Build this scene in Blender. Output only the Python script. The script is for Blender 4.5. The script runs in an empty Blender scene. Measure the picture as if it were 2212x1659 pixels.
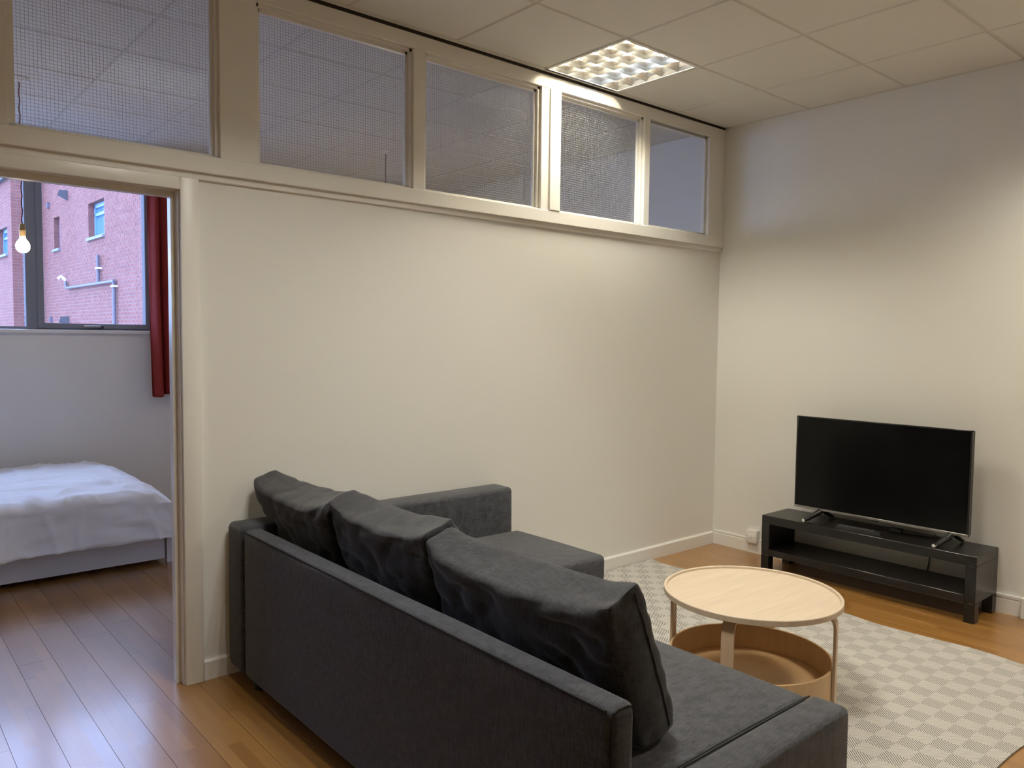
import bpy, bmesh, math, random
from mathutils import Vector, Matrix, noise

random.seed(7)
scene = bpy.context.scene
COL = scene.collection

# ------------------------------------------------------------------ camera
yaw, pitch, roll = math.radians(40.60), math.radians(-3.268), math.radians(0.6275)
CAM = Vector((-4.7075, -3.2713, 1.4412))
fwd = Vector((math.sin(yaw) * math.cos(pitch), math.cos(yaw) * math.cos(pitch), math.sin(pitch)))
right = Vector((math.cos(yaw), -math.sin(yaw), 0))
up = right.cross(fwd)
r2 = right * math.cos(roll) + up * math.sin(roll)
u2 = -right * math.sin(roll) + up * math.cos(roll)
cam_data = bpy.data.cameras.new('camera')
cam_data.sensor_width = 36.0
cam_data.sensor_fit = 'HORIZONTAL'
cam_data.lens = 1690.38 / 2212 * 36.0
cam_data.clip_start = 0.05
cam = bpy.data.objects.new('camera', cam_data)
COL.objects.link(cam)
m = Matrix((r2, u2, -fwd)).transposed().to_4x4()
m.translation = CAM
cam.matrix_world = m
scene.camera = cam

# ------------------------------------------------------------------ world (overcast dusk sky) and exposure
world = bpy.data.worlds.new('sky')
scene.world = world
world.use_nodes = True
bg = world.node_tree.nodes['Background']
bg.inputs['Color'].default_value = (0.41, 0.56, 1.0, 1)
bg.inputs['Strength'].default_value = 9.2
scene.view_settings.view_transform = 'Standard'
scene.view_settings.look = 'None'
scene.view_settings.exposure = 0.0
scene.view_settings.gamma = 1.0
scene.view_settings.use_curve_mapping = False
scene.cycles.use_denoising = True
scene.cycles.use_light_tree = False
scene.cycles.use_adaptive_sampling = True
scene.cycles.adaptive_threshold = 0.03
scene.cycles.max_bounces = 8
scene.cycles.diffuse_bounces = 5
scene.cycles.glossy_bounces = 4
scene.cycles.transparent_max_bounces = 16
scene.cycles.sample_clamp_indirect = 8.0
scene.cycles.caustics_reflective = True

TUBE_POWER = 199.0      # radiance of the fluorescent tubes
BULB_POWER = 110.0

# ------------------------------------------------------------------ materials
def nmat(name):
    mt = bpy.data.materials.new(name)
    mt.use_nodes = True
    nt = mt.node_tree
    return mt, nt, nt.nodes['Principled BSDF']

def N(nt, typ, **kw):
    n = nt.nodes.new(typ)
    for k, v in kw.items():
        setattr(n, k, v)
    return n

def math_node(nt, op, a, b=None, c=None):
    n = N(nt, 'ShaderNodeMath', operation=op)
    for i, v in enumerate((a, b, c)):
        if v is None:
            continue
        if isinstance(v, (int, float)):
            n.inputs[i].default_value = v
        else:
            nt.links.new(v, n.inputs[i])
    return n.outputs[0]

def mix_col(nt, fac, a, b, blend='MIX'):
    n = N(nt, 'ShaderNodeMix', data_type='RGBA', blend_type=blend)
    for s, v in ((n.inputs[0], fac), (n.inputs[6], a), (n.inputs[7], b)):
        if isinstance(v, (int, float)):
            s.default_value = v
        elif isinstance(v, tuple):
            s.default_value = v if len(v) == 4 else v + (1,)
        else:
            nt.links.new(v, s)
    return n.outputs[2]

def ramp(nt, fac, stops):
    n = N(nt, 'ShaderNodeValToRGB')
    cr = n.color_ramp
    while len(cr.elements) < len(stops):
        cr.elements.new(0.5)
    for e, (p, c) in zip(cr.elements, stops):
        e.position = p
        e.color = c if len(c) == 4 else c + (1,)
    nt.links.new(fac, n.inputs[0])
    return n.outputs[0]

def bump(nt, bsdf, height, strength, dist=0.01):
    b = N(nt, 'ShaderNodeBump')
    b.inputs['Strength'].default_value = strength
    b.inputs['Distance'].default_value = dist
    nt.links.new(height, b.inputs['Height'])
    nt.links.new(b.outputs[0], bsdf.inputs['Normal'])

def position(nt):
    return N(nt, 'ShaderNodeNewGeometry').outputs['Position']

def noise_tex(nt, vec, scale, detail=3, rough=0.5):
    n = N(nt, 'ShaderNodeTexNoise')
    n.inputs['Scale'].default_value = scale
    n.inputs['Detail'].default_value = detail
    n.inputs['Roughness'].default_value = rough
    if vec is not None:
        nt.links.new(vec, n.inputs['Vector'])
    return n.outputs[0]

def mapping(nt, vec, scale=(1, 1, 1), rot=(0, 0, 0)):
    n = N(nt, 'ShaderNodeMapping')
    n.inputs['Scale'].default_value = scale
    n.inputs['Rotation'].default_value = rot
    nt.links.new(vec, n.inputs['Vector'])
    return n.outputs[0]

def plain(name, col, rough=0.5, metal=0.0, var=0.0, nscale=6.0, bstr=0.0, bscale=200.0, spec=None):
    mt, nt, b = nmat(name)
    pos = N(nt, 'ShaderNodeTexCoord').outputs['Object']
    if var > 0:
        nz = noise_tex(nt, pos, nscale, 4)
        lo = tuple(max(0, c * (1 - var)) for c in col)
        hi = tuple(min(1, c * (1 + var)) for c in col)
        nt.links.new(ramp(nt, nz, [(0.3, lo), (0.7, hi)]), b.inputs['Base Color'])
    else:
        b.inputs['Base Color'].default_value = col + (1,)
    b.inputs['Roughness'].default_value = rough
    b.inputs['Metallic'].default_value = metal
    if spec is not None:
        b.inputs['Specular IOR Level'].default_value = spec
    if bstr > 0:
        bump(nt, b, noise_tex(nt, pos, bscale, 3), bstr, 0.002)
    return mt

MAT = {}
MAT['wall'] = plain('painted_wall', (0.80, 0.79, 0.745), 0.55)
MAT['trim'] = plain('gloss_white_trim', (0.82, 0.80, 0.745), 0.32)
MAT['baseboard'] = plain('baseboard_paint', (0.82, 0.80, 0.76), 0.35)
MAT['ceiling_tile'] = plain('ceiling_tile', (0.74, 0.72, 0.66), 0.9)
MAT['grid'] = plain('ceiling_grid', (0.66, 0.64, 0.58), 0.9, spec=0.1)
MAT['dark_gap'] = plain('dark_gap', (0.05, 0.04, 0.03), 0.9)
MAT['white_plastic'] = plain('white_plastic', (0.82, 0.80, 0.77), 0.35)
MAT['black_plastic'] = plain('black_plastic', (0.012, 0.012, 0.012), 0.28)
MAT['matt_black'] = plain('matt_black', (0.016, 0.015, 0.014), 0.5)
MAT['button'] = plain('grey_button', (0.06, 0.06, 0.06), 0.5)
MAT['chrome'] = plain('chrome', (0.85, 0.85, 0.85), 0.12, metal=1.0)
MAT['silver'] = plain('satin_silver', (0.42, 0.41, 0.39), 0.35, metal=1.0)
MAT['aluminium'] = plain('powder_coated_aluminium', (0.24, 0.255, 0.29), 0.75, spec=0.12)
MAT['galvanised'] = plain('grey_pipe', (0.12, 0.11, 0.14), 0.5)
MAT['bulb_brass'] = plain('aged_brass', (0.50, 0.36, 0.18), 0.4, metal=0.7)
MAT['cord_red'] = plain('dark_red_cord', (0.16, 0.03, 0.035), 0.8)
MAT['cable'] = plain('grey_cable', (0.12, 0.11, 0.10), 0.6)
MAT['curtain'] = plain('red_curtain', (0.27, 0.022, 0.016), 0.85, var=0.1, nscale=40, bstr=0.3, bscale=700)
MAT['duvet'] = plain('white_duvet', (0.86, 0.86, 0.87), 0.8)
MAT['bed_white'] = plain('white_foil', (0.80, 0.79, 0.78), 0.4)
MAT['mattress'] = plain('mattress', (0.78, 0.77, 0.75), 0.8)
MAT['subfloor'] = plain('dark_subfloor', (0.06, 0.03, 0.015), 0.9)
MAT['mortar'] = plain('mortar', (0.34, 0.28, 0.265), 0.95, var=0.12, nscale=9)
MAT['concrete'] = plain('concrete_sill', (0.22, 0.23, 0.25), 0.8)
MAT['slate'] = plain('slate', (0.08, 0.085, 0.10), 0.7)
MAT['blue_frame'] = plain('blue_window_frame', (0.16, 0.30, 0.46), 0.4)
MAT['far_glass'] = plain('far_window_glass', (0.10, 0.22, 0.36), 0.08)

def brick_mat():
    mt, nt, b = nmat('red_brick')
    r = N(nt, 'ShaderNodeObjectInfo').outputs['Random']
    pos = position(nt)
    n1 = noise_tex(nt, mapping(nt, pos, (5, 5, 13)), 1.0, 2)
    n2 = noise_tex(nt, pos, 0.9, 3)
    c = ramp(nt, n1, [(0.25, (0.142, 0.048, 0.040)), (0.5, (0.206, 0.071, 0.057)), (0.75, (0.25, 0.107, 0.082))])
    c = mix_col(nt, math_node(nt, 'MULTIPLY', n2, 0.35), c, (0.31, 0.16, 0.135))
    c = mix_col(nt, math_node(nt, 'MULTIPLY', r, 0.25), c, (0.22, 0.08, 0.07))
    nt.links.new(c, b.inputs['Base Color'])
    b.inputs['Roughness'].default_value = 0.9
    return mt
MAT['brick'] = brick_mat()

def floor_mat():
    mt, nt, b = nmat('strip_wood_floor')
    pos = position(nt)
    sep = N(nt, 'ShaderNodeSeparateXYZ')
    nt.links.new(pos, sep.inputs[0])
    x, y = sep.outputs[0], sep.outputs[1]
    row = math_node(nt, 'FLOOR', math_node(nt, 'DIVIDE', math_node(nt, 'ADD', x, 8.126), 0.0455))
    wn = N(nt, 'ShaderNodeTexWhiteNoise', noise_dimensions='1D')
    nt.links.new(row, wn.inputs['W'])
    yo = math_node(nt, 'ADD', math_node(nt, 'DIVIDE', y, 0.47), math_node(nt, 'MULTIPLY', wn.outputs[0], 9.0))
    seg = math_node(nt, 'FLOOR', yo)
    comb = N(nt, 'ShaderNodeCombineXYZ')
    nt.links.new(row, comb.inputs[0]); nt.links.new(seg, comb.inputs[1])
    wn2 = N(nt, 'ShaderNodeTexWhiteNoise', noise_dimensions='2D')
    nt.links.new(comb.outputs[0], wn2.inputs['Vector'])
    tone = wn2.outputs[0]
    g1 = noise_tex(nt, mapping(nt, pos, (90, 2.2, 1)), 1.0, 4, 0.6)
    g2 = noise_tex(nt, mapping(nt, pos, (14, 1.2, 1)), 1.0, 3, 0.5)
    c = ramp(nt, tone, [(0.0, (0.25, 0.112, 0.021)), (0.5, (0.305, 0.142, 0.028)), (1.0, (0.38, 0.19, 0.045))])
    c = mix_col(nt, math_node(nt, 'MULTIPLY', g1, 0.35), c, (0.22, 0.092, 0.018))
    c = mix_col(nt, math_node(nt, 'MULTIPLY', g2, 0.25), c, (0.40, 0.20, 0.045))
    # thin joints between the strips of one board, light where the lacquer has chipped
    fx = math_node(nt, 'FRACT', math_node(nt, 'DIVIDE', math_node(nt, 'ADD', x, 8.126), 0.0455))
    ex = math_node(nt, 'MINIMUM', fx, math_node(nt, 'SUBTRACT', 1.0, fx))
    fy = math_node(nt, 'FRACT', yo)
    ey = math_node(nt, 'MULTIPLY', math_node(nt, 'MINIMUM', fy, math_node(nt, 'SUBTRACT', 1.0, fy)), 10.0)
    edge = math_node(nt, 'LESS_THAN', math_node(nt, 'MINIMUM', ex, ey), 0.018)
    c = mix_col(nt, math_node(nt, 'MULTIPLY', edge, 0.45), c, (0.17, 0.075, 0.025))
    # worn scuffs and dirt with a shape of their own
    w1 = noise_tex(nt, mapping(nt, pos, (7, 5, 1)), 1.0, 6, 0.75)
    wear = ramp(nt, w1, [(0.60, (0, 0, 0)), (0.72, (1, 1, 1))])
    c = mix_col(nt, math_node(nt, 'MULTIPLY', wear, 0.25), c, (0.16, 0.085, 0.04))
    sc = noise_tex(nt, mapping(nt, pos, (30, 55, 1), (0, 0, 0.5)), 1.0, 2, 0.5)
    scr = ramp(nt, sc, [(0.73, (0, 0, 0)), (0.76, (1, 1, 1))])
    c = mix_col(nt, math_node(nt, 'MULTIPLY', scr, 0.4), c, (0.07, 0.04, 0.025))
    nt.links.new(c, b.inputs['Base Color'])
    rr = math_node(nt, 'ADD', 0.07, math_node(nt, 'MULTIPLY', w1, 0.18))
    nt.links.new(rr, b.inputs['Coat Roughness'])
    b.inputs['Coat Weight'].default_value = 0.65
    nt.links.new(math_node(nt, 'ADD', 0.34, math_node(nt, 'MULTIPLY', tone, 0.08)), b.inputs['Roughness'])
    b.inputs['Specular IOR Level'].default_value = 0.9
    bump(nt, b, g1, 0.05, 0.001)
    return mt
MAT['floor'] = floor_mat()

def fabric_mat(name, dark, light, scale=1.0):
    mt, nt, b = nmat(name)
    pos = N(nt, 'ShaderNodeTexCoord').outputs['Object']
    a = noise_tex(nt, mapping(nt, pos, (260 * scale, 260 * scale, 30 * scale)), 1.0, 2)
    c1 = noise_tex(nt, mapping(nt, pos, (30 * scale, 30 * scale, 320 * scale)), 1.0, 2)
    h = noise_tex(nt, mapping(nt, pos, (28 * scale, 300 * scale, 28 * scale)), 1.0, 2)
    s = math_node(nt, 'MULTIPLY', math_node(nt, 'ADD', math_node(nt, 'ADD', a, c1), h), 0.3333)
    c = ramp(nt, s, [(0.38, dark), (0.64, light)])
    big = noise_tex(nt, pos, 5.0, 3)
    c = mix_col(nt, math_node(nt, 'MULTIPLY', big, 0.18), c, dark)
    nt.links.new(c, b.inputs['Base Color'])
    b.inputs['Roughness'].default_value = 0.92
    b.inputs['Specular IOR Level'].default_value = 0.2
    b.inputs['Sheen Weight'].default_value = 0.22
    b.inputs['Sheen Roughness'].default_value = 0.5
    bump(nt, b, s, 0.35, 0.0015)
    return mt
MAT['sofa'] = fabric_mat('charcoal_woven_fabric', (0.022, 0.0228, 0.0262), (0.080, 0.083, 0.097))
MAT['cushion'] = fabric_mat('charcoal_cushion_fabric', (0.015, 0.0155, 0.0175), (0.055, 0.057, 0.065))
MAT['seam'] = plain('dark_seam', (0.012, 0.012, 0.012), 0.9)

def birch_mat(name, base, rot=0.0):
    mt, nt, b = nmat(name)
    pos = position(nt)
    v = mapping(nt, pos, (4, 60, 6), (0, 0, rot))
    g = noise_tex(nt, v, 1.0, 4, 0.6)
    v2 = mapping(nt, pos, (2, 9, 3), (0, 0, rot))
    g2 = noise_tex(nt, v2, 1.0, 3, 0.6)
    lo = tuple(c * 0.84 for c in base)
    c = ramp(nt, g, [(0.3, lo), (0.7, base)])
    c = mix_col(nt, math_node(nt, 'MULTIPLY', g2, 0.35), c, tuple(min(1, q * 1.12) for q in base))
    nt.links.new(c, b.inputs['Base Color'])
    b.inputs['Roughness'].default_value = 0.42
    return mt
MAT['birch'] = birch_mat('birch_veneer', (0.67, 0.55, 0.415), 0.9)
MAT['birch_tray'] = birch_mat('birch_tray', (0.66, 0.44, 0.23), 0.9)
MAT['birch_leg'] = birch_mat('birch_leg', (0.66, 0.50, 0.34), 0.2)

def bench_mat():
    mt, nt, b = nmat('black_brown_veneer')
    pos = position(nt)
    g = noise_tex(nt, mapping(nt, pos, (70, 3, 70)), 1.0, 3)
    c = ramp(nt, g, [(0.3, (0.005, 0.0043, 0.004)), (0.7, (0.010, 0.0086, 0.0078))])
    nt.links.new(c, b.inputs['Base Color'])
    b.inputs['Roughness'].default_value = 0.30
    return mt
MAT['bench'] = bench_mat()

def rug_mat():
    mt, nt, b = nmat('woven_rug')
    pos = position(nt)
    wob = N(nt, 'ShaderNodeVectorMath', operation='MULTIPLY_ADD')
    nz = N(nt, 'ShaderNodeTexNoise'); nz.inputs['Scale'].default_value = 6.0
    nt.links.new(pos, nz.inputs['Vector'])
    nt.links.new(nz.outputs['Color'], wob.inputs[0])
    wob.inputs[1].default_value = (0.008, 0.008, 0)
    nt.links.new(pos, wob.inputs[2])
    sep = N(nt, 'ShaderNodeSeparateXYZ')
    nt.links.new(wob.outputs[0], sep.inputs[0])
    x, y = sep.outputs[0], sep.outputs[1]
    s = 0.079
    cx = math_node(nt, 'FLOOR', math_node(nt, 'DIVIDE', math_node(nt, 'ADD', x, 8.0255), s))
    cy = math_node(nt, 'FLOOR', math_node(nt, 'DIVIDE', math_node(nt, 'ADD', y, 8.0205), s))
    par = math_node(nt, 'MODULO', math_node(nt, 'ADD', cx, cy), 2.0)      # 0 or 1
    d1 = math_node(nt, 'ADD', x, y)      # constant along (1,-1)
    d2 = math_node(nt, 'SUBTRACT', x, y)  # constant along (1,1)
    per = 0.0080 * math.sqrt(2)
    def stripes(d):
        f = math_node(nt, 'FRACT', math_node(nt, 'DIVIDE', math_node(nt, 'ADD', d, 20.0), per))
        t = math_node(nt, 'ABSOLUTE', math_node(nt, 'SUBTRACT', f, 0.5))
        return ramp(nt, t, [(0.14, (0, 0, 0)), (0.24, (1, 1, 1))])
    s1, s2 = stripes(d2), stripes(d1)
    s2 = mix_col(nt, 0.45, s2, (1, 1, 1, 1))
    w = mix_col(nt, par, s1, s2)
    fine = noise_tex(nt, pos, 260, 2)
    light = mix_col(nt, fine, (0.50, 0.475, 0.43), (0.64, 0.615, 0.57))
    dark = mix_col(nt, fine, (0.07, 0.067, 0.067), (0.13, 0.125, 0.12))
    c = mix_col(nt, w, dark, light)
    nt.links.new(c, b.inputs['Base Color'])
    b.inputs['Roughness'].default_value = 0.95
    b.inputs['Specular IOR Level'].default_value = 0.15
    hgt = math_node(nt, 'ADD', math_node(nt, 'MULTIPLY', fine, 0.5), w)
    bump(nt, b, hgt, 0.3, 0.002)
    return mt
MAT['rug'] = rug_mat()

def glass_mat(name, tint, refl=1.0, rough=0.0):
    mt = bpy.data.materials.new(name)
    mt.use_nodes = True
    nt = mt.node_tree
    nt.nodes.remove(nt.nodes['Principled BSDF'])
    out = nt.nodes['Material Output']
    tr = N(nt, 'ShaderNodeBsdfTransparent'); tr.inputs[0].default_value = tint + (1,)
    gl = N(nt, 'ShaderNodeBsdfGlossy'); gl.inputs['Roughness'].default_value = rough
    gl.inputs[0].default_value = (1, 1, 1, 1)
    lw = N(nt, 'ShaderNodeLayerWeight'); lw.inputs[0].default_value = 0.5
    f = math_node(nt, 'POWER', lw.outputs['Facing'], 5.0)
    f = math_node(nt, 'MULTIPLY', math_node(nt, 'MULTIPLY_ADD', f, 0.96, 0.04), refl)
    mx = N(nt, 'ShaderNodeMixShader')
    nt.links.new(f, mx.inputs[0]); nt.links.new(tr.outputs[0], mx.inputs[1]); nt.links.new(gl.outputs[0], mx.inputs[2])
    nt.links.new(mx.outputs[0], out.inputs['Surface'])
    return mt
MAT['glass'] = glass_mat('window_glass', (0.97, 0.98, 0.985), 1.0)
MAT['wired_glass'] = glass_mat('wired_glass', (0.94, 0.945, 0.95), 1.8, 0.015)
MAT['wire'] = plain('steel_wire', (0.30, 0.30, 0.31), 0.5)

def emit_mat(name, col, strength):
    mt, nt, b = nmat(name)
    b.inputs['Base Color'].default_value = (0.9, 0.9, 0.9, 1)
    b.inputs['Emission Color'].default_value = col + (1,)
    b.inputs['Emission Strength'].default_value = strength
    return mt
MAT['tube_warm'] = emit_mat('fluorescent_warm', (1.0, 0.87, 0.63), TUBE_POWER)
MAT['tube_neutral'] = emit_mat('fluorescent_neutral', (1.0, 0.93, 0.80), TUBE_POWER * 1.95)
MAT['tube_bright'] = emit_mat('fluorescent_bright', (1.0, 0.88, 0.66), TUBE_POWER * 1.55)
MAT['tube_cool'] = emit_mat('fluorescent_cool', (0.74, 0.88, 1.0), TUBE_POWER)
MAT['bulb'] = emit_mat('bulb_glow', (1.0, 0.80, 0.58), BULB_POWER)
MAT['louvre'] = plain('bright_louvre', (0.80, 0.80, 0.78), 0.26, metal=1.0)
MAT['housing'] = plain('white_housing', (0.85, 0.84, 0.80), 0.5)

def screen_mat():
    mt, nt, b = nmat('tv_screen')
    b.inputs['Base Color'].default_value = (0.0035, 0.0035, 0.0035, 1)
    b.inputs['Roughness'].default_value = 0.16
    b.inputs['Specular IOR Level'].default_value = 0.18
    return mt
MAT['screen'] = screen_mat()

# ------------------------------------------------------------------ geometry helpers
WLOC = {}

class MB:
    def __init__(self):
        self.v, self.f = [], []
    def add(self, verts, faces):
        o = len(self.v)
        self.v += [tuple(p) for p in verts]
        self.f += [tuple(i + o for i in f) for f in faces]
        return self
    def box(self, x0, x1, y0, y1, z0, z1):
        v = [(x0, y0, z0), (x1, y0, z0), (x1, y1, z0), (x0, y1, z0), (x0, y0, z1), (x1, y0, z1), (x1, y1, z1), (x0, y1, z1)]
        return self.add(v, [(3, 2, 1, 0), (4, 5, 6, 7), (0, 1, 5, 4), (1, 2, 6, 5), (2, 3, 7, 6), (3, 0, 4, 7)])
    def rbox(self, x0, x1, y0, y1, z0, z1, r=0.01, seg=2):
        bm = bmesh.new()
        bmesh.ops.create_cube(bm, size=1.0)
        for q in bm.verts:
            q.co = Vector((x0 + (q.co.x + .5) * (x1 - x0), y0 + (q.co.y + .5) * (y1 - y0), z0 + (q.co.z + .5) * (z1 - z0)))
        bmesh.ops.bevel(bm, geom=bm.edges[:], offset=r, segments=seg, profile=0.5, affect='EDGES')
        bm.verts.ensure_lookup_table()
        vs = [q.co.copy() for q in bm.verts]
        fs = [[q.index for q in f.verts] for f in bm.faces]
        bm.free()
        return self.add(vs, fs)
    def tube(self, path, r, n=8, closed=False, flat=None):
        path = [Vector(q) for q in path]
        k = len(path)
        rings = []
        prev = None
        for i, q in enumerate(path):
            if closed:
                t = path[(i + 1) % k] - path[i - 1]
            else:
                t = path[min(i + 1, k - 1)] - path[max(i - 1, 0)]
            t.normalize()
            ref = prev if prev is not None else (Vector((0, 0, 1)) if abs(t.z) < 0.9 else Vector((1, 0, 0)))
            a = ref - t * ref.dot(t)
            a.normalize()
            prev = a
            b = t.cross(a)
            rr = r[i] if isinstance(r, (list, tuple)) else r
            rings.append([q + (a * math.cos(2 * math.pi * j / n) + b * math.sin(2 * math.pi * j / n)) * rr for j in range(n)])
        vs = [p_ for ring in rings for p_ in ring]
        fs = []
        for i in range(k if closed else k - 1):
            for j in range(n):
                i2 = (i + 1) % k
                fs.append((i * n + j, i * n + (j + 1) % n, i2 * n + (j + 1) % n, i2 * n + j))
        if not closed:
            fs.append(tuple(reversed(range(n))))
            fs.append(tuple((k - 1) * n + j for j in range(n)))
        return self.add(vs, fs)
    def lathe(self, prof, c, n=48, cap0=True, cap1=True):
        vs = []
        for (r, z) in prof:
            for j in range(n):
                a = 2 * math.pi * j / n
                vs.append((c[0] + r * math.cos(a), c[1] + r * math.sin(a), c[2] + z))
        fs = []
        for i in range(len(prof) - 1):
            for j in range(n):
                fs.append((i * n + j, i * n + (j + 1) % n, (i + 1) * n + (j + 1) % n, (i + 1) * n + j))
        if cap0: fs.append(tuple(reversed(range(n))))
        if cap1: fs.append(tuple((len(prof) - 1) * n + j for j in range(n)))
        return self.add(vs, fs)
    def strip(self, path, width_dir, width, thick):
        """flat band following a path (list of points), rectangular section"""
        path = [Vector(q) for q in path]
        w = Vector(width_dir).normalized() * (width / 2)
        vs = []
        for i, q in enumerate(path):
            t = (path[min(i + 1, len(path) - 1)] - path[max(i - 1, 0)]).normalized()
            nrm = t.cross(w).normalized() * (thick / 2)
            vs += [q + w + nrm, q - w + nrm, q - w - nrm, q + w - nrm]
        fs = []
        for i in range(len(path) - 1):
            for j in range(4):
                fs.append((i * 4 + j, i * 4 + (j + 1) % 4, i * 4 + 4 + (j + 1) % 4, i * 4 + 4 + j))
        fs.append((3, 2, 1, 0)); e = (len(path) - 1) * 4
        fs.append((e, e + 1, e + 2, e + 3))
        return self.add(vs, fs)
    def build(self, name, mat, parent=None, smooth=False, fixnormals=True):
        xs = [q[0] for q in self.v]; ys = [q[1] for q in self.v]; zs = [q[2] for q in self.v]
        o = Vector(((min(xs) + max(xs)) / 2, (min(ys) + max(ys)) / 2, min(zs)))
        me = bpy.data.meshes.new(name)
        me.from_pydata([tuple(Vector(q) - o) for q in self.v], [], self.f)
        if fixnormals:
            bm = bmesh.new(); bm.from_mesh(me)
            bmesh.ops.recalc_face_normals(bm, faces=bm.faces[:])
            bm.to_mesh(me); bm.free()
        me.materials.append(MAT[mat])
        if smooth:
            me.shade_smooth()
            me.set_sharp_from_angle(angle=math.radians(38 if smooth is True else smooth))
        ob = bpy.data.objects.new(name, me)
        COL.objects.link(ob)
        place(ob, o, parent)
        return ob

def place(ob, wloc, parent=None):
    WLOC[ob] = Vector(wloc)
    if parent is not None:
        ob.parent = parent
        ob.location = Vector(wloc) - WLOC[parent]
    else:
        ob.location = wloc

def dup(ob, wloc, parent=None, name=None):
    c = ob.copy()
    COL.objects.link(c)
    place(c, wloc, parent)
    return c

def empty(name, loc):
    e = bpy.data.objects.new(name, None)
    e.empty_display_size = 0.1
    COL.objects.link(e)
    place(e, loc)
    return e

def tag(o, label, cat=None, group=None, kind=None):
    o['label'] = label
    if cat: o['category'] = cat
    if group: o['group'] = group
    if kind: o['kind'] = kind
    return o

def bx(name, mat, parent, *a):
    return MB().box(*a).build(name, mat, parent)

def rb(name, mat, parent, x0, x1, y0, y1, z0, z1, r=0.01, seg=2):
    return MB().rbox(x0, x1, y0, y1, z0, z1, r, seg).build(name, mat, parent, smooth=True)

H = 2.9226            # ceiling
X0, Y0, YB = -6.5, -5.5, 3.40    # room limits: left wall, wall behind camera, bedroom window wall
XR = 0.012            # television wall face

# ------------------------------------------------------------------ floor of separate boards
floor = MB().box(X0, XR, Y0, YB, -0.10, -0.013).build('floor', 'subfloor')
tag(floor, 'warm brown three strip wooden floor running through both rooms', 'floor', kind='structure')

def board_mesh(x0, x1, y0, y1):
    c = 0.00012
    v = [(x0, y0, -0.013), (x1, y0, -0.013), (x1, y1, -0.013), (x0, y1, -0.013),
         (x0, y0, -c), (x1, y0, -c), (x1, y1, -c), (x0, y1, -c),
         (x0 + c, y0 + c, 0), (x1 - c, y0 + c, 0), (x1 - c, y1 - c, 0), (x0 + c, y1 - c, 0)]
    f = [(0, 1, 5, 4), (1, 2, 6, 5), (2, 3, 7, 6), (3, 0, 4, 7), (4, 5, 9, 8), (5, 6, 10, 9), (6, 7, 11, 10), (7, 4, 8, 11), (8, 9, 10, 11)]
    return MB().add(v, f)

BW = 0.1365
xk = -4.03 - BW * 18
rng = random.Random(3)
while xk < XR - 0.002:
    xa, xb = max(xk, X0), min(xk + BW, XR)
    ys = Y0 - rng.random() * 1.5
    while ys < YB:
        ye = ys + 1.86
        ya, yb = max(ys, Y0), min(ye, YB)
        if yb - ya > 0.02:
            board_mesh(xa + 0.0006, xb - 0.0006, ya + 0.0005, yb - 0.0005).build('plank', 'floor', floor, fixnormals=False)
        ys = ye
    xk += BW

# ------------------------------------------------------------------ ceiling: grid of lay-in tiles
ceiling = MB().box(X0, XR, Y0, YB + 0.25, H + 0.24, H + 0.30).build('ceiling', 'ceiling_tile')
tag(ceiling, 'suspended ceiling of square cream tiles in a metal grid', 'ceiling', kind='structure')
XB = -1.739
xl = [X0] + [XB + 0.6 * k for k in range(-7, 3)] + [XR]
yl_liv = [Y0] + [-0.643 - 0.6 * k for k in range(7, -1, -1)] + [-0.043]
yl_bed = [0.13, 0.63, 1.23, 1.83, 2.43, 3.03, YB]
LUM = [(XB, -0.643), (XB - 1.8, -1.843), (XB + 0.6, -3.043)]
tile_proto = {}
def tile(x0, x1, y0, y1):
    g = 0.0075
    w, d = round(x1 - x0, 3), round(y1 - y0, 3)
    c = Vector(((x0 + x1) / 2, (y0 + y1) / 2, H))
    if (w, d) not in tile_proto:
        e = 0.004
        a, b = w / 2 - g, d / 2 - g
        v = [(-a, -b, .018), (a, -b, .018), (a, b, .018), (-a, b, .018), (-a, -b, e), (a, -b, e), (a, b, e), (-a, b, e),
             (-a + e, -b + e, 0), (a - e, -b + e, 0), (a - e, b - e, 0), (-a + e, b - e, 0)]
        f = [(0, 1, 2, 3), (0, 4, 5, 1), (1, 5, 6, 2), (2, 6, 7, 3), (3, 7, 4, 0), (4, 8, 9, 5), (5, 9, 10, 6), (6, 10, 11, 7), (7, 11, 8, 4), (8, 11, 10, 9)]
        o = MB().add([(p[0] + c.x, p[1] + c.y, p[2] + c.z) for p in v], f).build('ceiling_panel', 'ceiling_tile', ceiling)
        tile_proto[(w, d)] = o
    else:
        dup(tile_proto[(w, d)], c, ceiling)
for ylist in (yl_liv, yl_bed):
    for i in range(len(xl) - 1):
        for j in range(len(ylist) - 1):
            x0, x1, y0, y1 = xl[i], xl[i + 1], ylist[j], ylist[j + 1]
            if any(abs(x0 - a) < .01 and abs(y0 - b) < .01 for a, b in LUM):
                continue
            tile(x0, x1, y0, y1)
for x in xl:
    if X0 < x < XR:
        bx('grid_bar', 'grid', ceiling, x - 0.012, x + 0.012, Y0, YB, H + 0.0045, H + 0.012)
for ylist in (yl_liv, yl_bed):
    for y in ylist:
        bx('grid_bar', 'grid', ceiling, X0, XR, max(y - 0.012, Y0), min(y + 0.012, YB), H + 0.0047, H + 0.0122)
bx('edge_angle', 'grid', ceiling, X0, XR, -0.062, -0.030, H - 0.002, H + 0.004)
bx('edge_angle', 'grid', ceiling, XR - 0.016, XR, Y0, -0.03, H - 0.002, H + 0.001)
bx('edge_angle', 'grid', ceiling, XR - 0.016, XR, .13, YB, H - 0.002, H + 0.001)

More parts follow.
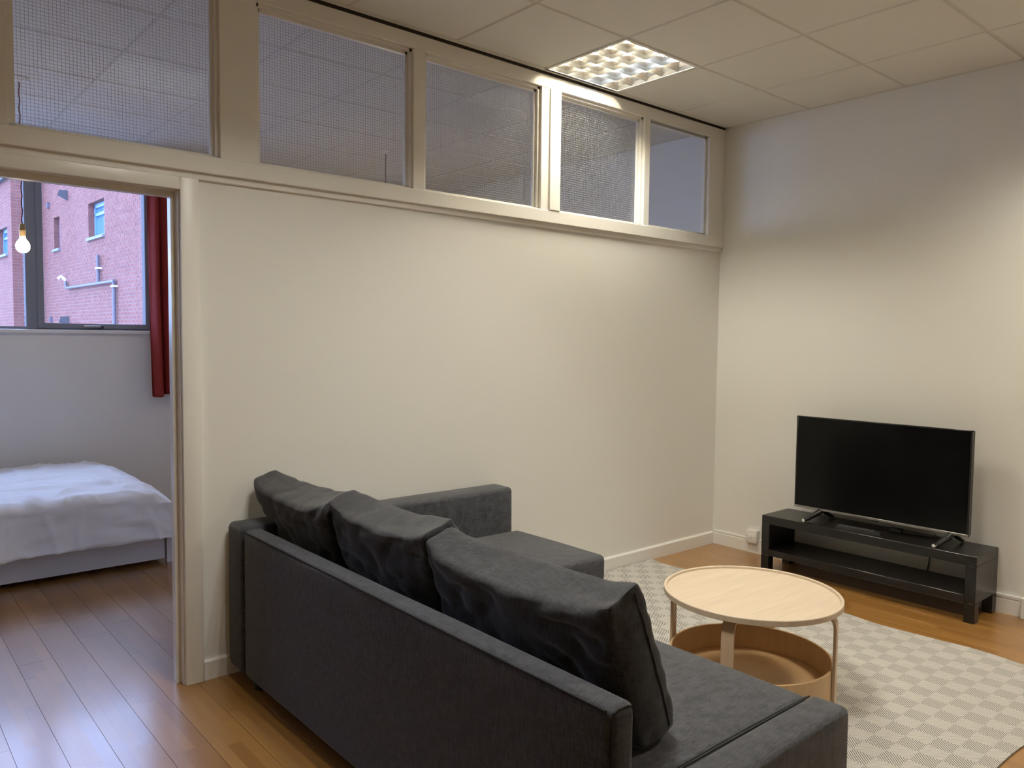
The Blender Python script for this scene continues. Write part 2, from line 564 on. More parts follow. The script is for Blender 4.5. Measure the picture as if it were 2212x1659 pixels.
# ------------------------------------------------------------------ walls
DX0, DX1, DZ = -4.56, -3.650, 2.041       # structural door opening
PT = 0.11                                # partition thickness
w = MB()
w.box(DX1, XR, 0, PT, 0, 2.10)
w.box(X0, DX0, 0, PT, 0, 2.10)
w.box(DX0, DX1, 0, PT, DZ, 2.10)
w.box(X0, -4.33, 0, PT, 2.10, H + 0.05)
wall_left = w.build('wall_left', 'wall')
tag(wall_left, 'cream painted partition wall between living room and bedroom', 'wall', kind='structure')

wall_right = MB().box(XR, XR + 0.2, Y0, YB + 0.25, -0.1, H + 0.3).build('wall_right', 'wall')
tag(wall_right, 'cream painted wall behind the television', 'wall', kind='structure')
wall_side = MB().box(X0 - 0.2, X0, Y0, YB + 0.25, -0.1, H + 0.3).build('wall_side', 'wall')
tag(wall_side, 'cream end wall at the left of both rooms', 'wall', kind='structure')
wall_front = MB().box(X0 - .2, XR + .2, Y0 - 0.2, Y0, -0.1, H + 0.3).build('wall_front', 'wall')
tag(wall_front, 'cream wall behind the camera', 'wall', kind='structure')

# bedroom window wall with opening
WX0, WX1, WZ0, WZ1 = -5.60, -2.81, 1.475, 2.84
w = MB()
w.box(X0, WX0, YB, YB + 0.09, -0.1, H + .3)
w.box(WX1, XR, YB, YB + 0.09, -0.1, H + .3)
w.box(WX0, WX1, YB, YB + 0.09, -0.1, WZ0)
w.box(WX0, WX1, YB, YB + 0.09, WZ1, H + .3)
wall_back = w.build('wall_back', 'wall')
tag(wall_back, 'pale bedroom wall under and around the high window', 'wall', kind='structure')

# ------------------------------------------------------------------ baseboards
def baseboard(name, label, segs):
    """segs: list of boxes with a small chamfered top"""
    mb = MB()
    for (x0, x1, y0, y1, h) in segs:
        mb.box(x0, x1, y0, y1, 0, h - 0.008)
        if abs(x1 - x0) > abs(y1 - y0):
            mb.add([(x0, y0, h - .008), (x1, y0, h - .008), (x1, y1, h - .008), (x0, y1, h - .008),
                    (x0, y0 + .006, h), (x1, y0 + .006, h), (x1, y1, h), (x0, y1, h)],
                   [(0, 1, 5, 4), (4, 5, 6, 7), (1, 2, 6, 5), (0, 4, 7, 3), (2, 3, 7, 6)])
        else:
            mb.add([(x0, y0, h - .008), (x1, y0, h - .008), (x1, y1, h - .008), (x0, y1, h - .008),
                    (x0 + .006, y0, h), (x1, y0, h), (x1, y1, h), (x0 + .006, y1, h)],
                   [(0, 1, 5, 4), (4, 5, 6, 7), (1, 2, 6, 5), (0, 4, 7, 3), (2, 3, 7, 6)])
    o = mb.build(name, 'baseboard')
    tag(o, label, 'baseboard', kind='structure')
    return o
baseboard('baseboard_left', 'white skirting board along the foot of the partition wall', [(-3.592, XR - .014, -0.015, 0, 0.085), (X0, -4.70, -0.015, 0, 0.085)])
baseboard('baseboard_right', 'white skirting board along the foot of the television wall', [(XR - 0.014, XR, -5.4, -0.015, 0.085)])
baseboard('baseboard_back', 'white skirting board under the bedroom window wall', [(-3.0, XR - .014, YB - 0.015, YB, 0.085)])

# ------------------------------------------------------------------ clerestory: rails, mullions (trim), glazed lights (windows)
FY = -0.022       # front face of the frame
BYK = 0.13        # back face
def trim(n, label, *boxes):
    mb = MB()
    for b in boxes:
        mb.rbox(*b, r=0.003, seg=1)
    o = mb.build('trim_%d' % n, 'trim')
    tag(o, label, 'trim', kind='structure')
    return o
trim(1, 'white rail along the foot of the high glazed strip',
     (-4.345, XR, FY - 0.006, BYK, 2.098, 2.168), (-4.345, XR, FY + 0.010, BYK - .01, 2.070, 2.100))
trim(2, 'white head rail of the glazed strip just under the ceiling', (-4.345, XR, FY, 0.05, 2.838, H - 0.014))
MULL = [(-4.345, -4.243), (-3.508, -3.350), (-2.570, -2.500), (-1.728, -1.582), (-0.850, -0.795), (-0.165, XR)]
mname = ['white end post left of the leftmost wired pane', 'wide white post between the two leftmost wired panes', 'narrow white post between second and third pane',
         'wide white post brightly lit beside the ceiling light', 'narrow white post left of the clear end pane', 'white end post where the glazed strip meets the television wall']
for i, (a, b) in enumerate(MULL):
    trim(3 + i, mname[i], (a, b, FY, 0.05, 2.166, 2.840))
# raised packing strip on the post under the luminaire
trim(9, 'thin raised strip on the post beside the fourth pane', (-1.668, -1.584, FY - 0.010, FY + .004, 2.168, 2.838))
# shadow gap over the head rail
gap = MB().box(-4.345, XR, FY + 0.004, 0.05, H - 0.016, H + 0.10).build('trim_10', 'dark_gap')
tag(gap, 'dark shadow gap between the head rail and the ceiling', 'trim', kind='structure')

PANES = [(-4.243, -3.508), (-3.350, -2.570), (-2.500, -1.728), (-1.582, -0.850), (-0.795, -0.165)]
plab = ['wired glass pane above the bedroom doorway', 'wired glass pane second from the left in the high strip', 'wired glass pane showing the reflected ceiling light',
        'wired glass pane directly beside the ceiling light', 'clear glass pane nearest the television wall']
ZB, ZT = 2.168, 2.838
for i, (a, b) in enumerate(PANES):
    e = empty('window_%d' % (i + 1), ((a + b) / 2, 0.03, ZB))
    tag(e, plab[i], 'window', kind='structure')
    if i < 4:
        gy = 0.034
        for (s0, yA, yB) in ((0.014, -0.004, 0.014), (0.026, 0.014, gy - 0.003)):
            bx('glazing_bead', 'trim', e, a, b, yA, yB, ZT - s0, ZT)
            bx('glazing_bead', 'trim', e, a, b, yA, yB, ZB, ZB + s0 * .6)
            bx('glazing_bead', 'trim', e, a, a + s0, yA, yB, ZB, ZT)
            bx('glazing_bead', 'trim', e, b - s0, b, yA, yB, ZB, ZT)
        bx('pane', 'wired_glass', e, a, b, gy - 0.003, gy + 0.003, ZB, ZT)
        mb = MB()
        hw = 0.00035
        pitch_w = 0.0127
        k = int((b - a) / pitch_w)
        for j in range(1, k):
            x = a + j * pitch_w
            mb.box(x - hw, x + hw, gy - hw - .0045, gy + hw - .0045, ZB, ZT)
        k = int((ZT - ZB) / pitch_w)
        for j in range(1, k):
            z = ZB + j * pitch_w
            mb.box(a, b, gy - hw - .0045, gy + hw - .0045, z - hw, z + hw)
        wm = mb.build('wire_mesh', 'wire', e)
        wm['kind'] = 'stuff'
    else:
        gy = 0.004
        bx('pane', 'glass', e, a, b, gy - 0.003, gy + 0.003, ZB, ZT)
        bx('glazing_bead', 'trim', e, a, b, gy + .003, gy + 0.03, ZT - .016, ZT)
        bx('glazing_bead', 'trim', e, a, b, gy + .003, gy + 0.03, ZB, ZB + .016)
        bx('glazing_bead', 'trim', e, a, a + .016, gy + .003, gy + 0.03, ZB, ZT)
        bx('glazing_bead', 'trim', e, b - .016, b, gy + .003, gy + 0.03, ZB, ZT)

# ------------------------------------------------------------------ doorway (open, no leaf in view)
door = empty('door_1', ((DX0 + DX1) / 2, 0.05, 0))
tag(door, 'open white framed doorway into the bedroom', 'doorway', kind='structure')
LT = 0.022
bx('lining', 'trim', door, DX1 - LT, DX1, -0.004, PT + .008, 0, DZ)
bx('lining', 'trim', door, DX0, DX0 + LT, -0.008, PT + .008, 0, DZ)
bx('lining_head', 'trim', door, DX0 + LT, DX1 - LT, -0.008, PT + .008, DZ - LT, DZ)
bx('door_stop', 'trim', door, DX1 - LT - 0.017, DX1 - LT, 0.036, 0.074, 0, DZ - LT)
bx('door_stop', 'trim', door, DX0 + LT, DX0 + LT + .017, 0.036, 0.074, 0, DZ - LT)
bx('door_stop', 'trim', door, DX0 + LT + .017, DX1 - LT - 0.017, 0.036, 0.074, DZ - LT - .022, DZ - LT)
def archi(x0, x1, z0, z1, vertical, y0=-0.022, y1=0.0, name='architrave'):
    mb = MB()
    if vertical:
        mb.rbox(x0, x1, y0, y1, z0, z1, r=0.004, seg=2)
    else:
        mb.rbox(x0, x1, y0, y1, z0, z1, r=0.004, seg=2)
    return mb.build(name, 'trim', door, smooth=True)
archi(-3.668, -3.594, 0, 2.071, True)
archi(-4.676, -4.602, 0, 2.071, True)
archi(-4.602, -3.668, 2.021, 2.071, False)
archi(-3.668, -3.594, 0, 2.071, True, PT, PT + 0.02)
archi(-4.676, -4.602, 0, 2.071, True, PT, PT + 0.02)
archi(-4.602, -3.668, 2.022, 2.071, False, PT, PT + 0.02)

# ------------------------------------------------------------------ bedroom window
win = empty('window_6', ((WX0 + WX1) / 2, YB + 0.06, WZ0))
tag(win, 'grey aluminium bedroom window looking onto the brick building', 'window', kind='structure')
f0, f1 = YB + 0.015, YB + 0.088
# outer frame
rb('frame_bar', 'aluminium', win, WX0, WX1, f0, f1, WZ0, WZ0 + 0.022, 0.003, 1)
rb('frame_bar', 'aluminium', win, WX0, WX1, f0, f1, WZ1 - 0.05, WZ1, 0.003, 1)
rb('frame_bar', 'aluminium', win, WX0, WX0 + 0.05, f0, f1, WZ0, WZ1, 0.003, 1)
rb('frame_bar', 'aluminium', win, WX1 - 0.012, WX1, f0, f1, WZ0, WZ1, 0.003, 1)
rb('mullion', 'aluminium', win, -3.672, -3.598, f0 - .004, f1, WZ0, WZ1, 0.004, 1)
# opening sash on the right
sash = rb('sash', 'aluminium', win, -3.600, -3.556, f0 - 0.012, f1, WZ0 + .012, WZ1 - .04, 0.004, 1)
rb('sash_bar', 'aluminium', sash, -2.852, -2.818, f0 - 0.012, f1, WZ0 + .012, WZ1 - .04, 0.004, 1)
rb('sash_bar', 'aluminium', sash, -3.558, -2.85, f0 - 0.012, f1, WZ0 + .012, WZ0 + 0.05, 0.004, 1)
rb('sash_bar', 'aluminium', sash, -3.558, -2.85, f0 - 0.012, f1, WZ1 - .09, WZ1 - .04, 0.004, 1)
bx('pane', 'glass', win, -3.56, -2.85, f1 - .005, f1 + .001, WZ0 + .03, WZ1 - .05)
rb('mullion', 'aluminium', win, -4.94, -4.866, f0 - .004, f1, WZ0, WZ1, 0.004, 1)
bx('pane', 'glass', win, WX0 + .04, -4.93, f1 - .005, f1 + .001, WZ0 + .02, WZ1 - .04)
bx('pane', 'glass', win, -4.88, -3.67, f1 - .005, f1 + .001, WZ0 + .02, WZ1 - .04)
hd = rb('handle', 'silver', win, -3.30, -3.18, f0 - 0.032, f0 - 0.010, WZ0 + .020, WZ0 + .036, 0.004, 2)
rb('handle_base', 'black_plastic', hd, -3.195, -3.16, f0 - 0.030, f0 - 0.006, WZ0 + .014, WZ0 + .036, 0.003, 1)
sill = rb('sill_board', 'trim', win, WX0 - .03, WX1 + 0.01, YB - 0.045, YB + 0.02, WZ0 - 0.026, WZ0 + 0.001, 0.006, 2)

# ------------------------------------------------------------------ recessed luminaires with louvres
def luminaire(x0, y0, label, warm='tube_warm'):
    e = empty('ceiling_light', (x0 + 0.3, y0 + 0.3, H))
    tag(e, label, 'ceiling light', 'recessed louvred ceiling lights')
    x1, y1 = x0 + 0.6, y0 + 0.6
    g = 0.006
    # housing
    mb = MB()
    t = 0.004
    zt = H + 0.090
    mb.box(x0 + g, x1 - g, y0 + g, y1 - g, zt, zt + t)
    mb.box(x0 + g, x0 + g + t, y0 + g, y1 - g, H + .03, zt)
    mb.box(x1 - g - t, x1 - g, y0 + g, y1 - g, H + .03, zt)
    mb.box(x0 + g, x1 - g, y0 + g, y0 + g + t, H + .03, zt)
    mb.box(x0 + g, x1 - g, y1 - g - t, y1 - g, H + .03, zt)
    mb.build('housing', 'housing', e)
    # frame
    for q in ((x0 + g, x1 - g, y0 + g, y0 + 0.022), (x0 + g, x1 - g, y1 - .022, y1 - g), (x0 + g, x0 + .022, y0 + .022, y1 - .022), (x1 - .022, x1 - g, y0 + .022, y1 - .022)):
        bx('frame', 'housing', e, q[0], q[1], q[2], q[3], H - .002, H + .03)
    bx0, bx1, by0, by1 = x0 + .022, x1 - .022, y0 + .022, y1 - .022
    bh = 0.044
    cw = (bx1 - bx0) / 4
    cl = (by1 - by0) / 5
    # parabolic side reflectors: V-shaped blades along the tubes
    for k in range(5):
        xc = bx0 + k * cw
        tw, bw = 0.030, 0.0014
        if k == 0: a0, a1, b0, b1 = xc, xc + bw, xc, xc + tw
        elif k == 4: a0, a1, b0, b1 = xc - bw, xc, xc - tw, xc
        else: a0, a1, b0, b1 = xc - bw / 2, xc + bw / 2, xc - tw / 2, xc + tw / 2
        # thin at the foot, wide at the top, curved in two steps
        m0, m1 = (a0 * .72 + b0 * .28), (a1 * .72 + b1 * .28)
        v = []
        for (xa, xb_, z) in ((a0, a1, H), (m0, m1, H + bh * .45), (b0, b1, H + bh)):
            v += [(xa, by0, z), (xb_, by0, z), (xb_, by1, z), (xa, by1, z)]
        f = [(3, 2, 1, 0), (8, 9, 10, 11)]
        for r_ in (0, 4):
            for j in range(4):
                f.append((r_ + j, r_ + (j + 1) % 4, r_ + 4 + (j + 1) % 4, r_ + 4 + j))
        MB().add(v, f).build('reflector_blade', 'louvre', e)
    for k in range(6):
        yc = by0 + k * cl
        tw, bw = 0.026, 0.0014
        v = []
        for (hw_, z) in ((bw / 2, H + .001), (bw / 2 * .72 + tw / 2 * .28, H + bh * .45), (tw / 2, H + bh)):
            lo, hi = (0 if k == 0 else hw_), (0 if k == 5 else hw_)
            v += [(bx0, yc - lo, z), (bx1, yc - lo, z), (bx1, yc + hi, z), (bx0, yc + hi, z)]
        f = [(3, 2, 1, 0), (8, 9, 10, 11)]
        for r_ in (0, 4):
            for j in range(4):
                f.append((r_ + j, r_ + (j + 1) % 4, r_ + 4 + (j + 1) % 4, r_ + 4 + j))
        MB().add(v, f).build('cross_blade', 'louvre', e)
    for k in range(4):
        xc = bx0 + (k + .5) * cw
        tb = MB().tube([(xc, by0 + .004, H + .059), (xc, by1 - .004, H + .059)], 0.013, 10)
        tb.build('fluorescent_tube', 'tube_cool' if k == 2 else warm, e, smooth=True)
    return e
luminaire(*LUM[0], 'square louvred ceiling light glowing beside the high glazed strip')
luminaire(*LUM[1], 'square louvred ceiling light over the sofa, seen mirrored in the leftmost pane', 'tube_neutral')
luminaire(*LUM[2], 'square louvred ceiling light over the near end of the rug', 'tube_bright')

# ------------------------------------------------------------------ pendants in the bedroom
def pendant(x, y, zb, label):
    e = empty('pendant_light', (x, y, zb))
    tag(e, label, 'pendant light', 'bare bulb pendants in the bedroom')
    MB().lathe([(0.050, H), (0.050, H - .008), (0.043, H - .016), (0.020, H - .024), (0.008, H - .028)], (x, y, 0), 24).build('ceiling_rose', 'white_plastic', e, smooth=True)
    zt = zb + 0.165
    path = [(x + 0.0025 * math.sin(i * 1.9), y + .002 * math.cos(i * 1.3), H - .02 - (H - .02 - zt) * i / 30) for i in range(31)]
    MB().tube(path, 0.0032, 8).build('cord', 'cord_red', e, smooth=True)
    ho = MB().lathe([(0.006, .170), (0.015, .166), (0.017, .150), (0.017, .135), (0.0185, .133), (0.0185, .128), (0.017, .126), (0.017, .098), (0.014, .094)], (x, y, zb), 20).build('bulb_holder', 'bulb_brass', e, smooth=True)
    prof = [(0.0135, .098), (0.014, .088), (0.020, .076), (0.031, .062), (0.0365, .046), (0.0375, .036), (0.034, .020), (0.024, .007), (0.012, .0015), (0.003, 0.0)]
    MB().lathe(prof, (x, y, zb), 20).build('bulb', 'bulb', e, smooth=True)
    return e
pendant(-3.884, 2.10, 1.915, 'lit bare bulb on a dark red cord seen through the doorway')
pendant(-1.390, 2.167, 1.915, 'bare bulb pendant whose cord shows through the second wired pane')
# surface trunking on the bedroom end wall, seen through the third pane
tr = rb('cable_trunking', 'white_plastic', None, XR - 0.025, XR, 2.085, 2.125, 0.9, H - 0.002, 0.003, 1)
tag(tr, 'white vertical trunking on the bedroom wall seen through third pane', 'trunking')

# ------------------------------------------------------------------ bed
bed = empty('bed', (-4.15, 2.5, 0))
tag(bed, 'white bed frame with a long low drawer front in the bedroom', 'bed')
BX0, BX1, BY0, BY1 = -5.20, -3.13, 1.865, 3.30
rb('side_panel', 'bed_white', bed, BX0 + .05, BX1 - .06, BY0 + .035, BY0 + .055, 0.215, 0.30, 0.003, 1)
rb('drawer_front', 'bed_white', bed, BX0 + .05, BX1 - .052, BY0 + .012, BY0 + .034, 0.028, 0.290, 0.003, 1)
rb('foot_panel', 'bed_white', bed, BX1 - .03, BX1, BY0 + .04, BY1 - .04, 0.06, 0.32, 0.003, 1)
rb('head_panel', 'bed_white', bed, BX0, BX0 + .03, BY0 + .04, BY1 - .04, 0.06, 0.75, 0.003, 1)
rb('side_panel', 'bed_white', bed, BX0 + .05, BX1 - .06, BY1 - .03, BY1, 0.06, 0.30, 0.003, 1)
for xx in (BX0, BX1 - .045):
    for yy in (BY0, BY1 - .045):
        rb('leg', 'bed_white', bed, xx, xx + .045, yy, yy + .045, 0, 0.32, 0.003, 1)
MB().box(BX0 + .04, BX1 - .05, BY0 + .057, BY1 - .035, 0.22, 0.24).build('slat_base', 'bed_white', bed)
mt_ = rb('mattress', 'mattress', None, BX0 + .04, BX1 - .06, BY0 + .06, BY1 - .04, 0.245, 0.405, 0.03, 3)
tag(mt_, 'pale mattress lying under the white duvet', 'mattress')

def duvet():
    # profile across the bed (y), from the front hem over the top to the rear
    prof = []
    yF, yR = 1.735, 3.33
    top = 0.485
    for i in range(13):                                  # front hanging part
        t = i / 12
        prof.append((yF + 0.012 * math.sin(t * 3.0) + 0.02 * t, 0.195 + (top - .055 - 0.195) * t))
    for i in range(1, 9):                                # rounded front edge
        a = i / 8 * math.pi / 2
        prof.append((yF + .02 + 0.065 * (1 - math.cos(a)), top - .055 + 0.055 * math.sin(a)))
    for i in range(1, 71):                               # top
        t = i / 70
        y = yF + .085 + (yR - .10 - yF - .085) * t
        prof.append((y, top + 0.030 * math.sin(math.pi * min(1, t * 1.05)) ** .8))
    for i in range(1, 8):
        a = i / 7 * math.pi / 2
        prof.append((yR - .10 + 0.07 * math.sin(a), top - 0.10 * (1 - math.cos(a))))
    nx = 200
    xa, xb = -5.30, -3.085
    vs, fs = [], []
    m_ = len(prof)
    for i in range(nx + 1):
        t = i / nx
        x = xa + (xb - xa) * t
        # end hang on the right
        for j, (y, z) in enumerate(prof):
            d = xb - x
            e = 0.30
            drop = 0.0
            xx = x
            if d < e:
                q = 1 - d / e
                drop = 0.17 * q ** 2.2
            front = max(0.0, min(1.0, (1.95 - y) / 0.25))
            s = j / (m_ - 1)
            pz = max(0, z - 0.45) / 0.08
            wr = 0.0
            wr += 0.016 * noise.noise((x * 2.2, y * 2.6, 1.3))
            wr += 0.017 * (1 - abs(noise.noise((x * 2.6 + y * 1.2, y * 6.0 - x * 1.0, 4.7)))) ** 9 - .003
            wr += 0.011 * (1 - abs(noise.noise((x * 1.6 - y * 2.2, y * 9.0 + x * 2.3, 14.7)))) ** 10
            wr += 0.012 * (1 - abs(noise.noise((x * 7.0 + 3.0, y * 2.5 + x * 2.0, 9.7)))) ** 10
            wr += 0.003 * noise.noise((x * 14, y * 14, 2.2))
            if z < 0.44:                                   # hanging front: folds run vertically
                k = (0.44 - z) / 0.25
                fy = 0.030 * k * noise.noise((x * 6.0, z * 1.5, 0.4)) + 0.022 * (.25 + k) * (1 - abs(noise.noise((x * 5.0, z * 2.0, 7.7)))) ** 7
                fy += 0.012 * (1 - abs(noise.noise((x * 3.0 + z * 2.5, z * 7.0 - x, 21.7)))) ** 9
                fy += 0.012 * noise.noise((x * 4.0 + z * 6, z * 9.0, 3.1))
                yy, zz = y - fy, z + 0.010 * noise.noise((x * 3, z * 3, 5.0)) - drop * .25
                if j == 0: zz = 0.195 + 0.012 * noise.noise((x * 2.5, 0, 8.0))
            else:
                yy, zz = y, z + wr - drop
            zz = max(zz, 0.19)
            vs.append((xx, yy, zz))
    for i in range(nx):
        for j in range(m_ - 1):
            fs.append((i * m_ + j, (i + 1) * m_ + j, (i + 1) * m_ + j + 1, i * m_ + j + 1))
    # skirt on the right end
    base = nx * m_
    last = [base + j for j in range(m_)]
    prev = last
    for r_ in range(1, 7):
        cur = []
        for j in range(m_):
            q = vs[base + j]
            zlow = 0.20
            z = q[2] + (min(q[2], zlow) - q[2]) * r_ / 6
            cur.append(len(vs))
            vs.append((q[0] + 0.012 * math.sin(r_ / 6 * 3) + 0.012 * noise.noise((q[1] * 8, r_ * .3, 1.0)), q[1], z))
        for j in range(m_ - 1):
            fs.append((prev[j], cur[j], cur[j + 1], prev[j + 1]))
        prev = cur
    o = MB().add(vs, fs).build('duvet', 'duvet', None, smooth=80, fixnormals=True)
    sol = o.modifiers.new('thickness', 'SOLIDIFY'); sol.thickness = 0.012; sol.offset = -1
    tag(o, 'crumpled white duvet hanging over the edge of the bed', 'duvet')
duvet()

# ------------------------------------------------------------------ curtain
def curtain():
    e = empty('curtain', (-2.75, 3.27, 0.95))
    tag(e, 'dark red curtain hanging at the right of the bedroom window', 'curtain')
    xs = []
    nx, nz = 60, 40
    x0, x1, zt = -2.872, -2.60, 2.85
    vs, fs = [], []
    for i in range(nx + 1):
        t = i / nx
        for j in range(nz + 1):
            q = j / nz
            zb = 0.962 - 0.012 * math.sin(t * 9) + (0.022 if t > .62 else 0.0)
            z = zt + (zb - zt) * q
            ph = t * 3.1 * 2 * math.pi + 0.5 * math.sin(q * 3)
            y = 3.285 + (0.020 + 0.022 * q) * math.sin(ph) + 0.010 * math.sin(ph * 2 + 1) + .006 * noise.noise((t * 5, q * 4, 0))
            x = x0 + (x1 - x0) * t * (1.0 - 0.06 * q) + .022 * q + 0.010 * math.cos(ph)
            vs.append((x, y, z))
    for i in range(nx):
        for j in range(nz):
            fs.append((i * (nz + 1) + j, (i + 1) * (nz + 1) + j, (i + 1) * (nz + 1) + j + 1, i * (nz + 1) + j + 1))
    o = MB().add(vs, fs).build('cloth', 'curtain', e, smooth=70)
    sol = o.modifiers.new('thickness', 'SOLIDIFY'); sol.thickness = 0.003
    MB().tube([(-6.3, 3.31, 2.86), (-2.4, 3.31, 2.86)], 0.011, 10).build('rail', 'silver', e, smooth=True)
    for xx in (-6.2, -2.45):
        bx('bracket', 'silver', e, xx - .01, xx + .01, 3.31, YB, 2.852, 2.868)
curtain()

# ------------------------------------------------------------------ brick building outside
bld = empty('brick_building', (-0.8, 19.5, -3.0))
tag(bld, 'red brick building with small recessed windows outside the bedroom', 'building')
A0 = Vector((-0.79, 19.5, 0))
S = Vector((0.04324, -0.99906, 0))          # along the long wall, towards us
NA = Vector((-0.99906, -0.04324, 0))        # outward normal of the long wall
EAVE = 5.28
def facade_point(org, d, n, s, z, out=0.0):
    q = org + d * s + n * out
    return (q.x, q.y, z)
def wall_holes(org, d, n, s0, s1, z0, z1, holes, depth=0.13):
    """backing wall with rectangular holes and brick reveals"""
    mb = MB()
    ss = sorted({s0, s1} | {h[0] for h in holes} | {h[1] for h in holes})
    zs = sorted({z0, z1} | {h[2] for h in holes} | {h[3] for h in holes})
    for i in range(len(ss) - 1):
        for j in range(len(zs) - 1):
            a, b, c, e = ss[i], ss[i + 1], zs[j], zs[j + 1]
            if any(a >= h[0] - 1e-6 and b <= h[1] + 1e-6 and c >= h[2] - 1e-6 and e <= h[3] + 1e-6 for h in holes):
                continue
            mb.add([facade_point(org, d, n, a, c), facade_point(org, d, n, b, c), facade_point(org, d, n, b, e), facade_point(org, d, n, a, e)], [(0, 1, 2, 3)])
    return mb
def reveal(org, d, n, h, depth=0.20):
    mb = MB()
    P = lambda s, z, o: facade_point(org, d, n, s, z, o)
    a, b, c, e = h
    for (p, q) in (((a, c), (a, e)), ((b, c), (b, e)), ((a, e), (b, e)), ((a, c), (b, c))):
        mb.add([P(p[0], p[1], 0.004), P(q[0], q[1], 0.004), P(q[0], q[1], -depth), P(p[0], p[1], -depth)], [(0, 1, 2, 3)])
    return mb
def obox(org, d, n, s0, s1, z0, z1, o0, o1):
    P = lambda s, z, o: facade_point(org, d, n, s, z, o)
    v = [P(s0, z0, o0), P(s1, z0, o0), P(s1, z0, o1), P(s0, z0, o1), P(s0, z1, o0), P(s1, z1, o0), P(s1, z1, o1), P(s0, z1, o1)]
    return MB().add(v, [(3, 2, 1, 0), (4, 5, 6, 7), (0, 1, 5, 4), (1, 2, 6, 5), (2, 3, 7, 6), (3, 0, 4, 7)])
holesA = [(4.05, 5.16, 3.49, 4.22), (1.18, 1.70, 3.47, 4.22)]
holesB = [(-1.65, -0.49, 3.45, 4.13)]
A_end = 12.0
SL = Vector((-1.445, 19.472, 0))
D2 = Vector((0.99906, 0.04324, 0))          # along the short return wall, to the right
wall_holes(A0, S, NA, -0.02, A_end, -3.0, EAVE, holesA).build('side_wall', 'mortar', bld)
wall_holes(SL, D2, S, 0, 0.656, -3.0, EAVE, []).build('return_wall', 'mortar', bld)
wall_holes(SL, S, NA, -9.0, 0, -3.0, EAVE, holesB).build('rear_wall', 'mortar', bld)
def brick_layout(s0, s1, z0, z1, holes, ph=0.0):
    out = []
    c = 0.075
    k = 0
    z = z0
    while z < z1 - 0.03:
        off = (k % 2) * 0.1125 + ph
        s = s0 - off
        while s < s1:
            a, b = max(s, s0), min(s + 0.215, s1)
            if b - a > 0.04:
                segs = [(a, b)]
                for h in holes:
                    ns = []
                    for (p, q) in segs:
                        if z + .065 > h[2] and z < h[3] and q > h[0] and p < h[1]:
                            if p < h[0]: ns.append((p, h[0]))
                            if q > h[1]: ns.append((h[1], q))
                        else:
                            ns.append((p, q))
                    segs = ns
                for (p, q) in segs:
                    if q - p > 0.03:
                        out.append((p, q, z, z + 0.065))
            s += 0.225
        z += c
        k += 1
    return out
def brick_mb(mb, org, d, n, a, b, z0, z1):
    P = lambda s, z, o: facade_point(org, d, n, s, z, o)
    o = 0.006
    v = [P(a, z0, 0), P(b, z0, 0), P(b, z1, 0), P(a, z1, 0), P(a, z0, o), P(b, z0, o), P(b, z1, o), P(a, z1, o)]
    return mb.add(v, [(4, 5, 6, 7), (0, 1, 5, 4), (1, 2, 6, 5), (2, 3, 7, 6), (3, 0, 4, 7)])
Z0B = 1.30
layR = brick_layout(0, 0.656, Z0B, EAVE, [])
layA = brick_layout(0, 9.3, Z0B, EAVE, holesA)
layB = brick_layout(-3.2, 0, Z0B, EAVE, holesB)
# single bricks: the return wall and the nearest stretch of the long wall; the rest in one part per wall
singles = [(SL, D2, S, q) for q in layR if 1.4 < q[2] < 5.1 and q[1] < .40]
rest_R = [q for q in layR if not (1.4 < q[2] < 5.1 and q[1] < .40)]
near = sorted([q for q in layA if 1.45 < q[2] < 3.3 and q[1] < 7.75], key=lambda q: -q[0])[:max(0, 300 - len(singles))]
nearset = set(near)
singles += [(A0, S, NA, q) for q in near]
bp = {}
for (org, d, n, q) in singles:
    key = (round(q[1] - q[0], 3), round(d.x, 3))
    c = org + d * ((q[0] + q[1]) / 2) + n * 0.003
    if key not in bp:
        o = brick_mb(MB(), org, d, n, *q).build('brick', 'brick', bld)
        bp[key] = (o, WLOC[o] - Vector((c.x, c.y, q[2])))
    else:
        o, off = bp[key]
        dup(o, Vector((c.x, c.y, q[2])) + off, bld)
for (org, d, n, lay, nm) in ((A0, S, NA, [q for q in layA if q not in nearset], 'brickwork'), (SL, D2, S, rest_R, 'brickwork'), (SL, S, NA, layB, 'brickwork')):
    mb = MB()
    for q in lay:
        brick_mb(mb, org, d, n, *q)
    o = mb.build(nm, 'brick', bld)
    o['kind'] = 'stuff'
def far_window(org, h, split):
    a, b, c, e = h
    reveal(org, S, NA, h, 0.16).build('window_reveal', 'brick', bld)
    w_ = obox(org, S, NA, a, b, c, e, -0.17, -0.15).build('window_glazing', 'far_glass', bld)
    for (s0, s1, z0, z1) in ((a, a + .07, c, e), (b - .07, b, c, e), (a, b, c, c + .07), (a, b, e - .09, e)) + (((a, b, e - .26, e - .20), (b - .30, b - .24, c, e - .2)) if split else ()):
        obox(org, S, NA, s0, s1, z0, z1, -0.152, -0.11).build('window_bar', 'blue_frame', w_)
    obox(org, S, NA, a - .04, b + .04, c - .06, c, -0.10, 0.06).build('window_sill', 'concrete', bld)
far_window(A0, holesA[0], True)
far_window(A0, holesA[1], False)
far_window(SL, holesB[0], True)
# eaves and roof
for (org, s0, s1) in ((A0, -0.02, A_end), (SL, -9.0, 0.0)):
    obox(org, S, NA, s0, s1, EAVE - .02, EAVE + .10, -0.3, 0.12).build('gutter', 'slate', bld)
obox(SL, D2, S, -.10, .656, EAVE - .02, EAVE + .10, -0.3, 0.10).build('gutter', 'slate', bld)
PA = lambda s, z, o: facade_point(A0, S, NA, s, z, o)
